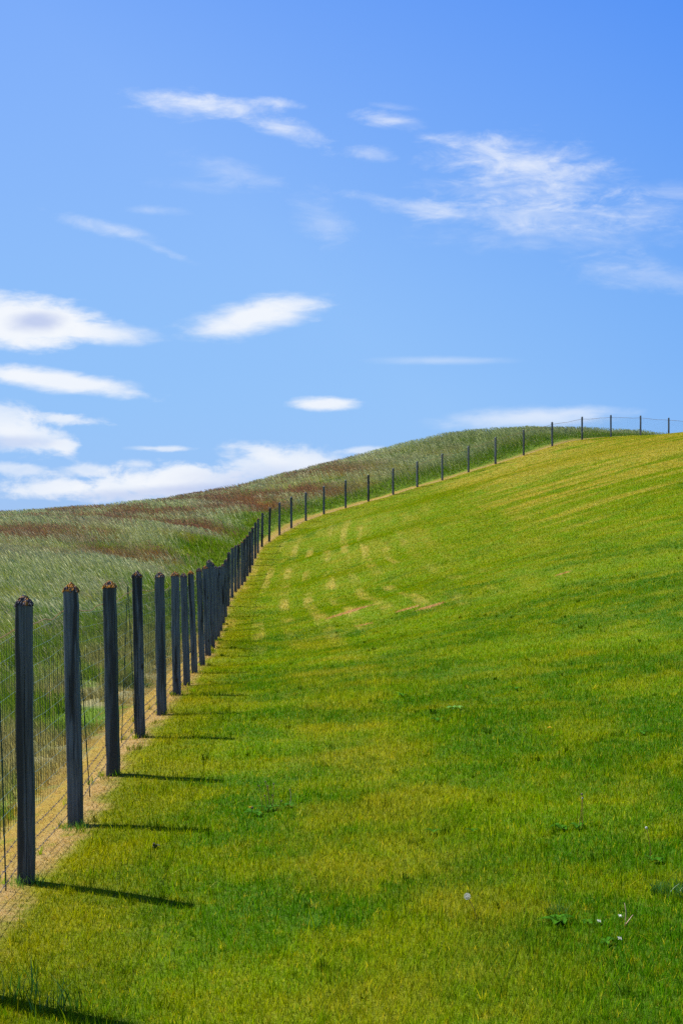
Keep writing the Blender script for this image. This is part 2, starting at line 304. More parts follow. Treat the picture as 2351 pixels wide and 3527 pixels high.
# rough pasture
RG=(.10,.23,.006,1); RY=(.23,.31,.010,1); RPALE=(.42,.42,.18,1); RRED=(.31,.10,.045,1); RSTR=(.42,.36,.23,1)
band = G.comb(G.math('MULTIPLY', rx_, .16), G.math('MULTIPLY', ry_, .30), 0.0)
r1 = G.noise(band, 1.0, 4, .55, .5); r2 = G.noise(flat, .5, 4, .6); r3 = G.noise(flat, 3.1, 4, .6)
rough = G.mix(G.ramp(r2, .42, .62), RG, RY)
rough = G.mix(G.math('MULTIPLY', G.ramp(G.noise(flat, .28, 4, .6, .3), .40, .58), G.ramp(T_, -1.5, -5, 0, .85)), rough, RPALE)
red = G.math('MULTIPLY', G.math('MULTIPLY', G.ramp(r1, .47, .56), G.ramp(rx_, 4, -2, .15, 1)), G.ramp(ry_, 38, 54, .0, .8))
rough = G.mix(G.math('MULTIPLY', red, G.ramp(T_, -2.0, -3.0)), rough, RRED)
rough = G.mix(G.math('MULTIPLY', G.ramp(T_, -2.6, -1.2), G.ramp(T_, -.4, -.9)), rough, G.mix(r3, (.07,.20,.006,1), (.20,.28,.012,1)))
bank = G.math('MULTIPLY', G.ramp(T_, -2.2, -1.2), G.math('MULTIPLY', G.ramp(r2, .42, .52), G.ramp(ry_, 40, 15)))
rough = G.mix(G.math('MULTIPLY', bank, .75), rough, G.mix(r3, RSTR, (.34,.27,.13,1)))
rough = G.mix(G.ramp(G.math('ADD', T_, G.math('MULTIPLY', G.math('SUBTRACT', r3, .5), .9)), -.66, -.30), rough, G.mix(n3, TAN, GOLD))
rough = G.mix(G.ramp(rx_, 1, 10, 0, .5), rough, (.075,.165,.006,1))
rough = G.mix(G.ramp(Rn, .80, .95, 0, .8), rough, RPALE)
g.links.new(rough, go.inputs[1])

def grass_mat(name, which, blade=True, gain=1.0, rough=.02):
    m = bpy.data.materials.new(name); m.use_nodes = True; t = m.node_tree; t.nodes.clear(); N = NT(t)
    gr = t.nodes.new('ShaderNodeGroup'); gr.node_tree = g
    if blade:
        root = N.attr('root'); fc = N.attr('fence'); rn = N.sep(fc)[2]
        fc2 = fc
    else:
        root = t.nodes.new('ShaderNodeNewGeometry').outputs['Position']; fc2 = N.attr('fence')
        rn = N.ramp(N.noise(root, 60, 3, .7), .3, .7, 0, 1, False)
    N.put(gr.inputs[0], root); N.put(gr.inputs[1], fc2); N.put(gr.inputs[2], rn)
    c = gr.outputs[which]
    if not blade:
        tt = N.sep(fc2)[1]
        c = N.mix(N.ramp(tt, -.25, -.05), gr.outputs[1], gr.outputs[0])
        nn = N.noise(root, 25, 6, .7)
        c = N.mix(N.ramp(nn, .35, .7, 0, .4), c, (.10, .09, .02, 1))
        far = N.ramp(N.vmath('LENGTH', root), 130, 400)
        c = N.mix(far, c, (.06, .11, .03, 1))
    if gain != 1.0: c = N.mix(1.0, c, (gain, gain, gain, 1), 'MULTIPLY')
    out = t.nodes.new('ShaderNodeOutputMaterial')
    if blade:
        hv = N.math('ADD', .52, N.math('MULTIPLY', N.math('FRACT', N.math('MULTIPLY', rn, 37.0)), .96))
        c = N.mix(1.0, c, N.comb(hv, hv, hv), 'MULTIPLY')
        d = t.nodes.new('ShaderNodeBsdfDiffuse'); N.put(d.inputs[0], c)
        tr = t.nodes.new('ShaderNodeBsdfTranslucent'); N.put(tr.inputs[0], N.mix(1.0, c, (1.25, 1.15, .7, 1), 'MULTIPLY'))
        gl = t.nodes.new('ShaderNodeBsdfGlossy'); gl.inputs['Roughness'].default_value = .5; gl.inputs[0].default_value = (1, .95, .5, 1)
        a = t.nodes.new('ShaderNodeMixShader'); a.inputs[0].default_value = .38; t.links.new(d.outputs[0], a.inputs[1]); t.links.new(tr.outputs[0], a.inputs[2])
        fr = t.nodes.new('ShaderNodeFresnel'); fr.inputs[0].default_value = 1.35
        b = t.nodes.new('ShaderNodeMixShader'); N.put(b.inputs[0], N.math('MULTIPLY', fr.outputs[0], rough)); t.links.new(a.outputs[0], b.inputs[1]); t.links.new(gl.outputs[0], b.inputs[2])
        t.links.new(b.outputs[0], out.inputs[0])
    else:
        d = t.nodes.new('ShaderNodeBsdfPrincipled'); N.put(d.inputs['Base Color'], c); d.inputs['Roughness'].default_value = .95
        d.inputs['Specular IOR Level'].default_value = .1
        bp = t.nodes.new('ShaderNodeBump'); bp.inputs['Strength'].default_value = .8; bp.inputs['Distance'].default_value = .03
        N.put(bp.inputs['Height'], N.noise(root, 18, 6, .7)); t.links.new(bp.outputs[0], d.inputs['Normal'])
        t.links.new(d.outputs[0], out.inputs[0])
    return m
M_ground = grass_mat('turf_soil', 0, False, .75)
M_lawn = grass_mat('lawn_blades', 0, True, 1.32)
M_rough = grass_mat('pasture_blades', 1, True, 1.0)
M_dead = grass_mat('dead_blades', 0, True, 1.1, 0.0)

nx, ny = len(gx), len(gy)
ii, jj = np.meshgrid(np.arange(nx-1), np.arange(ny-1)); a0 = (jj*nx+ii).ravel()
quads = np.column_stack([a0, a0+1, a0+nx+1, a0+nx]).ravel()
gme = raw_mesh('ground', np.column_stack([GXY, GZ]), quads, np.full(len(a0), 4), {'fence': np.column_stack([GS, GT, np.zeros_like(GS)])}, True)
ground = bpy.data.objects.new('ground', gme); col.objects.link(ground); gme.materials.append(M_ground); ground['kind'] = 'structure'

def tag(o, label=None, cat=None, group=None, kind=None):
    if label: o['label'] = label
    if cat: o['category'] = cat
    if group: o['group'] = group
    if kind: o['kind'] = kind

# ------------------------------------------------------------------ blades
def scatter(n, dens, xlim, d0, d1, side, pad=1.7):
    """points thinning with distance, dens(d) per square metre; n caps the total"""
    dd = np.linspace(d0, d1, 600); w = dens(dd)*(2*xlim*dd+2*pad); cdf = np.cumsum(w); tot = cdf[-1]*(dd[1]-dd[0]); cdf /= cdf[-1]
    k = int(min(n, tot)); d = np.interp(rng.random(k), cdf, dd); x = (rng.random(k)*2-1)*(xlim*d+pad)
    xy = np.column_stack([x, d]); z, s, t = look(xy, GZm, GSm, GTm)
    keep = side(s, t, xy); return np.column_stack([xy, z])[keep], s[keep], t[keep]
def vnoise(xy, f, seed=0):
    """two octaves of lattice noise, 0..1"""
    out = 0
    for o_, am in ((1, .65), (2.3, .35)):
        x = xy[:,0]*f*o_+seed*17.3; y = xy[:,1]*f*o_+seed*9.1; i = np.floor(x).astype(np.int64); j = np.floor(y).astype(np.int64); u = x-i; v = y-j; u = u*u*(3-2*u); v = v*v*(3-2*v)
        hsh = lambda a, b: (((a*374761393+b*668265263+seed*9176) ^ ((a*668265263+b*374761393) >> 13))*1274126177 % 65536)/65536.0
        out = out+am*((hsh(i,j)*(1-u)+hsh(i+1,j)*u)*(1-v)+(hsh(i,j+1)*(1-u)+hsh(i+1,j+1)*u)*v)
    return out
def blades(p, s, t, h, w, lean, two=True, wind=(0,0), mat=None, name='grass', curve=.5, rnd=None):
    n = len(p); az = rng.random(n)*2*np.pi; fx = np.cos(az); fy = np.sin(az)       # width direction
    la = rng.random(n)*2*np.pi; lx = np.cos(la)*lean*h + wind[0]*h; ly = np.sin(la)*lean*h + wind[1]*h
    W_ = np.column_stack([fx*w/2, fy*w/2, np.zeros(n)]); L = np.column_stack([lx, ly, np.zeros(n)]); H = np.column_stack([np.zeros(n), np.zeros(n), h])
    base = p - np.array([0, 0, .006]); rnd = rng.random(n) if rnd is None else rnd
    if two:
        mid = base + H*.55 + L*(.55**(1+curve)); tip = base + H + L
        v = np.stack([base-W_, base+W_, mid-W_*.8, mid+W_*.8, tip], 1).reshape(-1, 3)
        o = (np.arange(n)*5)[:, None]; f = (o+np.array([0,1,3,2, 2,3,4])).ravel(); cnt = np.tile([4, 3], n); k = 5
    else:
        tip = base + H + L
        v = np.stack([base-W_, base+W_, tip], 1).reshape(-1, 3); o = (np.arange(n)*3)[:, None]; f = (o+np.array([0,1,2])).ravel(); cnt = np.full(n, 3); k = 3
    rt = np.repeat(p, k, 0); fc = np.repeat(np.column_stack([s, t, rnd]), k, 0)
    return v, f, cnt, rt, fc
def merge_obj(name, parts, mat):
    V, Fq, C, A, B = [], [], [], [], []; off = 0
    for v, f, c, rt, fc in parts: V.append(v); Fq.append(f+off); C.append(c); A.append(rt); B.append(fc); off += len(v)
    me = raw_mesh(name, np.vstack(V), np.concatenate(Fq), np.concatenate(C), {'root': np.vstack(A), 'fence': np.vstack(B)})
    me.materials.append(mat); o = bpy.data.objects.new(name, me); col.objects.link(o); return o

BIG = 10**7
lawn_side = lambda s, t, xy: (t > -.12) & ((t > .12) | (rng.random(len(t)) < .55))
p, s, t = scatter(BIG, lambda d: 15000*(6/d)**1.4, .27, 3.6, 14, lawn_side)
wear = vnoise(p, .9, 2)*.6+vnoise(p, 3.1, 5)*.4
dist = p[:,1]
strip = np.clip((.22-t)/.3, 0, 1)
h = (.019+.023*rng.random(len(p))**1.5)*(.65+.75*wear)*(1-.55*strip)*np.where(t < 1.4, .85, 1)
w = .0030*(dist/6)**.55*(.6+.8*rng.random(len(p)))
parts = [blades(p, s, t, h, w, .45*(.4+rng.random(len(p)))*(1+1.6*strip), True)]
# taller straggling blades the mower missed
p, s, t = scatter(BIG, lambda d: 420*(6/d)**.6, .29, 4.2, 16, lambda s, t, xy: (t > .1) & (rng.random(len(t)) < .15+.85*(vnoise(xy, 1.7, 9) > .55)))
parts.append(blades(p, s, t, .05+.055*rng.random(len(p)), .0042*(p[:,1]/6)**.4*(.7+.6*rng.random(len(p))), .5*rng.random(len(p)), True, rnd=rng.random(len(p))*.9))
p, s, t = scatter(BIG, lambda d: 4200*(14/d)**1.35, .30, 14, 34, lawn_side)
wear = vnoise(p, .9, 2)
parts.append(blades(p, s, t, (.022+.022*rng.random(len(p)))*(.7+.6*wear), .0055*(p[:,1]/14)**.9*(.6+.8*rng.random(len(p))), .5*(.3+rng.random(len(p))), False))
p, s, t = scatter(BIG, lambda d: 1150*(34/d)**.9, .30, 34, 108, lawn_side)
parts.append(blades(p, s, t, .024+.026*rng.random(len(p)), .014*(p[:,1]/34)**.6*(.6+.8*rng.random(len(p))), .5*(.3+rng.random(len(p))), False))
# dry bents left lying by the mower
p, s, t = scatter(BIG, lambda d: 22*(6/d)**.5, .29, 4.2, 30, lambda s, t, xy: (t > .1) & (rng.random(len(t)) < .2+.8*(vnoise(xy, 1.1, 21) > .5)))
parts.append(blades(p+np.array([0,0,.018]), s, t, .010+.022*rng.random(len(p)), .0021*(p[:,1]/6)**.6, 1.5+2.5*rng.random(len(p)), True, rnd=np.full(len(p), .957)))
# little clumps standing proud of the mown sward
nc = 1300; yc = 4.6+24*rng.random(nc)**1.25; xc = (rng.random(nc)*2-1)*(.27*yc+.3); sc_, tc_ = look(np.column_stack([xc, yc]), GSm, GTm); ok = tc_ > .25
xc, yc = xc[ok], yc[ok]; nb = 16; q_ = (.6+.8*rng.random(len(xc)))[:, None]; a_ = rng.random((len(xc), nb))*6.283; r_ = .022*q_*np.sqrt(rng.random((len(xc), nb)))
xy_ = np.column_stack([(xc[:,None]+r_*np.cos(a_)).ravel(), (yc[:,None]+r_*np.sin(a_)).ravel()]); z_, s_, t_ = look(xy_, GZm, GSm, GTm)
rr_ = np.repeat(rng.random(len(xc)), nb); wide_ = np.where(rr_ < .08, 2.0, 1.0); rr_ = np.where(rr_ < .08, 0.0, np.where(rr_ < .6, rr_*.35, rr_*.97))
parts.append(blades(np.column_stack([xy_, z_]), s_, t_, (.028+.03*rng.random(len(xy_)))*np.repeat(q_[:,0], nb), wide_*.0035*(xy_[:,1]/6)**.5, .7*rng.random(len(xy_)), True, rnd=rr_))
# live tufts pushing through the dead strip, thickest round the posts
ns = 420; ks = rng.integers(0, len(FL), ns); us = rng.random(ns); ctr = FL[ks]+FT[ks]*us[:,None]*.4; nn_ = np.column_stack([FT[ks][:,1], -FT[ks][:,0]]); ctr = ctr+nn_*(rng.normal(.05, .16, ns))[:,None]
pc = FB[2:30,:2][rng.integers(0, 28, 110)]+rng.normal(0, .07, (110, 2)); ctr = np.vstack([ctr, pc]); ctr = ctr[(ctr[:,1] > 4.5) & (ctr[:,1] < 40)]
nb = 22; a_ = rng.random((len(ctr), nb))*6.283; r_ = .03*np.sqrt(rng.random((len(ctr), nb)))
xy_ = np.column_stack([(ctr[:,:1]+r_*np.cos(a_)).ravel(), (ctr[:,1:]+r_*np.sin(a_)).ravel()]); z_, s_, t_ = look(xy_, GZm, GSm, GTm)
parts.append(blades(np.column_stack([xy_, z_]), s_, np.full(len(z_), 1.6), .025+.05*rng.random(len(xy_)), .0035*(xy_[:,1]/6)**.5, .7*rng.random(len(xy_)), True, rnd=np.repeat(rng.random(len(ctr)), nb)))
o = merge_obj('lawn_grass', parts, M_lawn); tag(o, 'short mown green grass covering the slope right of the fence', 'grass', kind='stuff')
print('lawn blades', sum(len(q[2]) for q in parts))

# straw lying on the sun-killed strip
p, s, t = scatter(BIG, lambda d: 5200*(6/d)**1.2, .32, 4.2, 60, lambda s, t, xy: (t > -.72) & (t < .14) & (rng.random(len(t)) < np.clip((.18-t)*5, 0, 1)))
parts = [blades(p, s, t, .008+.018*rng.random(len(p)), .0028*(p[:,1]/6)**.7*(.6+.8*rng.random(len(p))), 2.6*rng.random(len(p)), p is not None, rnd=.3+.6*rng.random(len(p)))]
o = merge_obj('dry_grass', parts, M_dead); tag(o, 'flattened straw coloured dead grass in the strip under the fence', 'dry grass', kind='stuff')

# rough pasture: leaves
WIND = (-.34, -.05)
def far_ok(s, t, xy): return t < -.5
def side_r(s, t, xy): return (t < -.45) & (rng.random(len(t)) < np.clip((-t-.25)*1.8, .12, 1)*np.where((t > -2.2) & (xy[:,1] < 26) & (vnoise(xy, 1.3, 4) > .50), .10, 1.0))
parts = []
p, s, t = scatter(BIG, lambda d: 4200*(12/d)**1.25, .33, 6, 30, side_r)
tall = np.clip((-t-.2)/1.4, .3, 1)
hh = (.12+.22*rng.random(len(p)))*tall*(.35+1.25*vnoise(p, 1.6, 3))
parts.append(blades(p, s, t, hh, .0045*(p[:,1]/10)**.7*(.6+.8*rng.random(len(p))), .35*rng.random(len(p))+.1, True, WIND, curve=1.0))
p, s, t = scatter(BIG, lambda d: 950*(30/d)**.8, .34, 30, 108, side_r)
tall = np.clip((-t-.3)/1.6, .3, 1)
hh = (.11+.18*rng.random(len(p)))*tall*(.5+.9*vnoise(p, .6, 3))
parts.append(blades(p, s, t, hh, .012*(p[:,1]/30)**.7*(.6+.8*rng.random(len(p))), .3*rng.random(len(p))+.1, True, WIND, curve=1.0))
# tussocks growing outwards from their crowns beside the fence
cl = []
while len(cl) < 100:
    y_ = 6+30*rng.random()**1.3; x_ = -1.3-.2*rng.random()-y_*.035-3.2*rng.random()**1.2
    ss, tt = look(np.array([[x_, y_]]), GSm, GTm)
    if -4.0 < tt[0] < -.62: cl.append((x_, y_, .5+.7*rng.random()))
for (x_, y_, q_) in cl:
    n_ = int(260*q_); a_ = rng.random(n_)*6.283; r_ = .17*q_*np.sqrt(rng.random(n_)); xy_ = np.column_stack([x_+r_*np.cos(a_), y_+r_*np.sin(a_)])
    z_, s_, t_ = look(xy_, GZm, GSm, GTm); P3 = np.column_stack([xy_, z_]); v_ = blades(P3, s_, t_, (.16+.22*rng.random(n_))*q_, np.full(n_, .0052), .5*rng.random(n_), True, (-.2, 0), curve=1.0, rnd=rng.random(n_)*(.5 if q_ > .8 else .95))
    parts.append(v_)
o = merge_obj('pasture_grass', parts, M_rough); tag(o, 'long unmown green grass of the pasture left of the fence', 'long grass', kind='stuff')
print('pasture', len(o.data.polygons))

# rough pasture: flowering stems with pale heads, bent by the wind
def stems(dens, d0, d1, hs, ww):
    p, s, t = scatter(BIG, dens, .34, d0, d1, lambda s, t, xy: (t < -.8) & (rng.random(len(t)) < np.clip((-t-.9)/2.6, .05, 1)*np.clip(.35+2.6*(vnoise(xy, .5, 7)-.36), .18, 1)))
    n = len(p); h = hs*(.7+.5*rng.random(n))*np.clip((-t-.2)/2.0, .45, 1); w = ww(p[:,1])*(.7+.6*rng.random(n)); az = rng.random(n)*2*np.pi
    Wd = np.column_stack([np.cos(az), np.sin(az), np.zeros(n)])*w[:, None]
    lean = np.column_stack([WIND[0]*h*(.9+.8*rng.random(n)), (rng.random(n)-.55)*.5*h, np.zeros(n)]); H = np.column_stack([np.zeros(n), np.zeros(n), h])
    a = p; b = p+H*.8+lean*.62; c = p+H+lean; m = p+H*.93+lean*.85
    v = np.stack([a-Wd*.25, a+Wd*.25, b+Wd*.25, b-Wd*.25, m-Wd, m+Wd, c], 1).reshape(-1, 3)
    o_ = (np.arange(n)*7)[:, None]; f = (o_+np.array([0,1,2,3, 3,2,5,4, 4,5,6])).ravel(); cnt = np.tile([4,4,3], n)
    rnd = rng.random(n)
    return v, f, cnt, np.repeat(p, 7, 0), np.repeat(np.column_stack([s, t, rnd]), 7, 0)
ms = bpy.data.materials.new('seed_heads'); ms.use_nodes = True; t_ = ms.node_tree; N = NT(t_); bs = t_.nodes['Principled BSDF']
rn = N.sep(N.attr('fence'))[2]; rt = N.attr('root')
red_ = N.math('MULTIPLY', N.ramp(N.noise(N.mapping(rt, scale=(.16, .30, 0)), 1.0, 4, .55, .5), .47, .56), N.math('MULTIPLY', N.ramp(N.sep(rt)[1], 38, 54), N.ramp(N.sep(rt)[0], 4, -2, .15, 1)))
c = N.mix(rn, (.32,.40,.10,1), (.72,.69,.38,1)); c = N.mix(N.ramp(N.noise(rt, .35, 3, .6), .5, .66, 0, .6), c, (.40,.27,.19,1)); c = N.mix(N.math('MULTIPLY', red_, .92), c, (.32,.13,.075,1)); c = N.mix(N.ramp(N.sep(rt)[0], 1, 9, 0, .45), c, (.20,.28,.07,1)); c = N.mix(N.ramp(N.math('FRACT', N.math('MULTIPLY', rn, 13.7)), .30, .42, .6, 0), c, (.10,.15,.05,1))
N.put(bs.inputs['Base Color'], c); bs.inputs['Roughness'].default_value = .6; bs.inputs['Specular IOR Level'].default_value = .2
tr_ = t_.nodes.new('ShaderNodeBsdfTranslucent'); N.put(tr_.inputs[0], c); mx_ = t_.nodes.new('ShaderNodeMixShader'); mx_.inputs[0].default_value = .45
t_.links.new(bs.outputs[0], mx_.inputs[1]); t_.links.new(tr_.outputs[0], mx_.inputs[2]); t_.links.new(mx_.outputs[0], t_.nodes['Material Output'].inputs[0])
parts = [stems(lambda d: 420*(12/d)**.6, 8, 34, .38, lambda d: .0035*(d/12)**.8), stems(lambda d: 250*(34/d)**.4, 34, 108, .47, lambda d: .0075*(d/34)**.8)]
o = merge_obj('seeding_grass', parts, ms); tag(o, 'pale silvery seed heads swaying above the long pasture grass', 'grass', kind='stuff')

# ------------------------------------------------------------------ plain mesh helper
class MB:
    def __init__(s): s.v = []; s.f = []
    def tube(s, pts, r, n=4, cap=True):
        pts = [Vector(q) for q in pts]; base = len(s.v)
        for i, q in enumerate(pts):
            d = (pts[min(i+1, len(pts)-1)]-pts[max(i-1, 0)]).normalized()
            up = Vector((0,0,1)) if abs(d.z) < .9 else Vector((1,0,0)); a = d.cross(up).normalized(); b = d.cross(a)
            rr = r[i] if isinstance(r, (list, tuple)) else r
            for k in range(n): an = 2*math.pi*k/n; s.v.append(q + a*math.cos(an)*rr + b*math.sin(an)*rr)
        for i in range(len(pts)-1):
            for k in range(n):
                k2 = (k+1) % n; s.f.append((base+i*n+k, base+i*n+k2, base+(i+1)*n+k2, base+(i+1)*n+k))
        if cap: s.f.append(tuple(base+k for k in range(n))[::-1]); s.f.append(tuple(base+(len(pts)-1)*n+k for k in range(n)))
    def ball(s, c, r, nu=7, nv=5, sq=(1,1,1), jit=0.0):
        c = Vector(c); b0 = len(s.v); s.v.append(c+Vector((0,0,-r*sq[2])))
        for j in range(1, nv):
            ph = -math.pi/2+math.pi*j/nv
            for k in range(nu):
                a = 2*math.pi*k/nu; q = 1+jit*(rng.random()-.5)
                s.v.append(c+Vector((math.cos(a)*math.cos(ph)*r*sq[0], math.sin(a)*math.cos(ph)*r*sq[1], math.sin(ph)*r*sq[2]))*q)
        s.v.append(c+Vector((0,0,r*sq[2]))); e = len(s.v)-1
        for k in range(nu): s.f.append((b0, b0+1+(k+1)%nu, b0+1+k)); s.f.append((e, e-nu+k, e-nu+(k+1)%nu))
        for j in range(nv-2):
            for k in range(nu): a = b0+1+j*nu; s.f.append((a+k, a+(k+1)%nu, a+nu+(k+1)%nu, a+nu+k))
    def leaf(s, base, dirv, length, width, droop=.3, n=6, wave=.12):
        base = Vector(base); d = Vector(dirv).normalized(); side = d.cross(Vector((0,0,1))).normalized(); b0 = len(s.v)
        for i in range(n+1):
            f = i/n; ww = width*math.sin(math.pi*min(1, .08+f*.92))**.8*(1+wave*math.sin(i*2.3)) if i < n else .0008
            c = base + d*length*f + Vector((0,0,1))*(-droop*length*f*f)
            up = Vector((0,0,1))*(.18*ww)
            s.v += [c-side*ww/2+up, c-Vector((0,0,.001)), c+side*ww/2+up]
        for i in range(n):
            a = b0+i*3; s.f += [(a, a+1, a+4, a+3), (a+1, a+2, a+5, a+4)]
    def build(s, name, mat, parent=None, smooth=False, loc=None):
        me = bpy.data.meshes.new(name); me.from_pydata([tuple(q) for q in s.v], [], s.f); me.update()
        if smooth: me.polygons.foreach_set('use_smooth', np.ones(len(me.polygons), bool))
        me.materials.append(mat); o = bpy.data.objects.new(name, me); col.objects.link(o)
        if parent: o.parent = parent
        if loc is not None: o.location = loc
        return o
def simple(name, colr, rough=.6, trans=0.0, metal=0.0, var=.25, scale=30, spec=.5):
    m = bpy.data.materials.new(name); m.use_nodes = True; N = NT(m.node_tree); b = m.node_tree.nodes['Principled BSDF']
    pos = m.node_tree.nodes.new('ShaderNodeTexCoord').outputs['Object']
    n = N.noise(pos, scale, 4, .6); c1 = tuple(v*(1-var) for v in colr)+(1,); c2 = tuple(min(1, v*(1+var)) for v in colr)+(1,)
    cc = N.mix(N.ramp(n, .3, .7), c1, c2)
    N.put(b.inputs['Base Color'], cc); b.inputs['Roughness'].default_value = rough; b.inputs['Metallic'].default_value = metal; b.inputs['Specular IOR Level'].default_value = spec
    if trans:
        t = m.node_tree.nodes.new('ShaderNodeBsdfTranslucent'); N.put(t.inputs[0], cc); mx = m.node_tree.nodes.new('ShaderNodeMixShader'); mx.inputs[0].default_value = trans
        m.node_tree.links.new(b.outputs[0], mx.inputs[1]); m.node_tree.links.new(t.outputs[0], mx.inputs[2]); m.node_tree.links.new(mx.outputs[0], m.node_tree.nodes['Material Output'].inputs[0])
    return m
# weathered timber
mw = bpy.data.materials.new('weathered_wood'); mw.use_nodes = True; N = NT(mw.node_tree); b = mw.node_tree.nodes['Principled BSDF']
pos = mw.node_tree.nodes.new('ShaderNodeTexCoord').outputs['Object']; oi = mw.node_tree.nodes.new('ShaderNodeObjectInfo').outputs['Random']
off = N.vmath('ADD', pos, N.comb(N.math('MULTIPLY', oi, 13.0), N.math('MULTIPLY', oi, 7.0), N.math('MULTIPLY', oi, 5.0)))
grain = N.noise(N.mapping(off, scale=(75, 75, 2.2)), 1.0, 6, .65, .4); stain = N.noise(N.mapping(off, scale=(14, 14, 1.1)), 1.0, 4, .6, .3)
knot = N.n.new('ShaderNodeTexVoronoi'); N.put(knot.inputs['Vector'], N.mapping(off, scale=(9, 9, 4.2))); knot.inputs['Scale'].default_value = 1.0
wc = N.mix(N.ramp(grain, .3, .7), (.034, .042, .052, 1), (.125, .148, .170, 1))
wc = N.mix(N.ramp(N.math('ADD', stain, N.math('MULTIPLY', N.math('SUBTRACT', oi, .5), .16)), .50, .62), wc, (.010, .012, .015, 1))
wc = N.mix(N.ramp(knot.outputs['Distance'], .16, .08), wc, (.018, .014, .012, 1))
zz = N.sep(pos)[2]
wc = N.mix(N.math('MULTIPLY', N.ramp(N.math('ADD', zz, N.math('MULTIPLY', grain, .1)), .24, .02), .55), wc, (.05, .05, .035, 1))
wc = N.mix(N.math('MULTIPLY', N.ramp(oi, .3, .9, 0, .35), 1.0), wc, (.05, .053, .05, 1))
N.put(b.inputs['Base Color'], wc); b.inputs['Roughness'].default_value = .68; b.inputs['Specular IOR Level'].default_value = .35
bp = N.n.new('ShaderNodeBump'); bp.inputs['Strength'].default_value = .8; bp.inputs['Distance'].default_value = .004
N.put(bp.inputs['Height'], N.math('SUBTRACT', grain, N.math('MULTIPLY', N.ramp(knot.outputs['Distance'], .16, .08), .8))); mw.node_tree.links.new(bp.outputs[0], b.inputs['Normal'])
# lichen crust
ml = bpy.data.materials.new('lichen'); ml.use_nodes = True; N = NT(ml.node_tree); b = ml.node_tree.nodes['Principled BSDF']
pos = ml.node_tree.nodes.new('ShaderNodeTexCoord').outputs['Object']; oi = ml.node_tree.nodes.new('ShaderNodeObjectInfo').outputs['Random']
off = N.vmath('ADD', pos, N.comb(N.math('MULTIPLY', oi, 9.0), oi, 0.0))
lc = N.mix(N.ramp(N.math('ADD', N.noise(off, 34, 4, .6), N.math('MULTIPLY', N.math('SUBTRACT', oi, .5), .25)), .38, .48), (.27, .115, .012, 1), (.030, .026, .034, 1))
lc = N.mix(N.ramp(N.noise(off, 110, 3, .6), .60, .66), lc, (.34, .34, .36, 1))
N.put(b.inputs['Base Color'], lc); b.inputs['Roughness'].default_value = .9; b.inputs['Specular IOR Level'].default_value = .15

M_net = simple('green_wire_coating', (.006, .028, .016), .5, var=.2, spec=.3)
M_galv = simple('pale_wire', (.13, .21, .18), .5, var=.4, spec=.3)
M_barb = simple('dull_barbed_wire', (.10, .085, .09), .6, var=.3, spec=.3)
M_rust = simple('rusty_wire', (.30, .19, .06), .6, var=.3, spec=.3)
M_stake = simple('green_stake', (.008, .035, .025), .4, var=.2)

# ------------------------------------------------------------------ the fence: one thing
fence = bpy.data.objects.new('wire_fence', None); col.objects.link(fence)
fb = Vector(FB[2]); fence.location = fb
tag(fence, 'long curving fence of weathered timber posts with green wire netting dividing mown slope from pasture', 'fence')
def to_f(q): return Vector(q)-fb
def post_variant(k):
    rr = np.random.default_rng(100+k); m = MB(); hw = .0415; ch = .007
    prof = []
    for (sx, sy) in ((1,1),(-1,1),(-1,-1),(1,-1)):
        if sx*sy > 0: prof += [(sx*hw, sy*(hw-ch)), (sx*(hw-ch), sy*hw)]
        else: prof += [(sx*(hw-ch), sy*hw), (sx*hw, sy*(hw-ch))]
    # weathering cracks: a groove down the camera-side face and one down the right face
    pts = []
    cx1 = -.012+.02*rr.random(); cy1 = -.006+.012*rr.random()
    n0 = len(prof)
    for i in range(n0):
        a = prof[i]; b_ = prof[(i+1) % n0]; pts.append(a)
        if abs(a[1]-b_[1]) < 1e-6 and a[1] < 0: pts += [(cx1-.0016, a[1]), (cx1, a[1]+(.005 if k % 3 == 0 else .0005)), (cx1+.0016, a[1])]
        elif abs(a[0]-b_[0]) < 1e-6 and a[0] > 0:
            q = [(a[0], cy1-.0014), (a[0]-(.005 if k % 2 else .0004), cy1), (a[0], cy1+.0014)]; pts += q if b_[1] > a[1] else q[::-1]
        else: pts += [((a[0]*.7+b_[0]*.3), (a[1]*.7+b_[1]*.3)), ((a[0]*.3+b_[0]*.7), (a[1]*.3+b_[1]*.7))]
    n = len(pts); zs = [-.35, 0, .1, .25, .4, .55, .7, .85, 1.0, 1.15, 1.28, 1.36, 1.375]
    wob = rr.normal(0, .0016, (len(zs), 2)); tw = rr.normal(0, .012)
    for i, z in enumerate(zs):
        f = z/1.4; c, s_ = math.cos(tw*f), math.sin(tw*f); sw = 1.03-.03*f
        for (x, y) in pts:
            j = rr.normal(0, .0006, 2); x2, y2 = x*sw, y*sw
            m.v.append(Vector((x2*c-y2*s_+wob[i,0]+j[0], x2*s_+y2*c+wob[i,1]+j[1], z)))
    for i in range(len(zs)-1):
        for q in range(n): a = i*n+q; b_ = i*n+(q+1)%n; m.f.append((a, b_, b_+n, a+n))
    top = len(m.v)
    for (x, y) in pts: m.v.append(Vector((x*.5+wob[-1,0], y*.5+wob[-1,1], 1.398)))
    m.v.append(Vector((wob[-1,0]+.003, wob[-1,1], 1.415)))
    b0 = (len(zs)-1)*n
    for q in range(n): m.f.append((b0+q, b0+(q+1)%n, top+(q+1)%n, top+q)); m.f.append((top+q, top+(q+1)%n, top+n))
    m.f.append(tuple(range(n))[::-1])
    return m
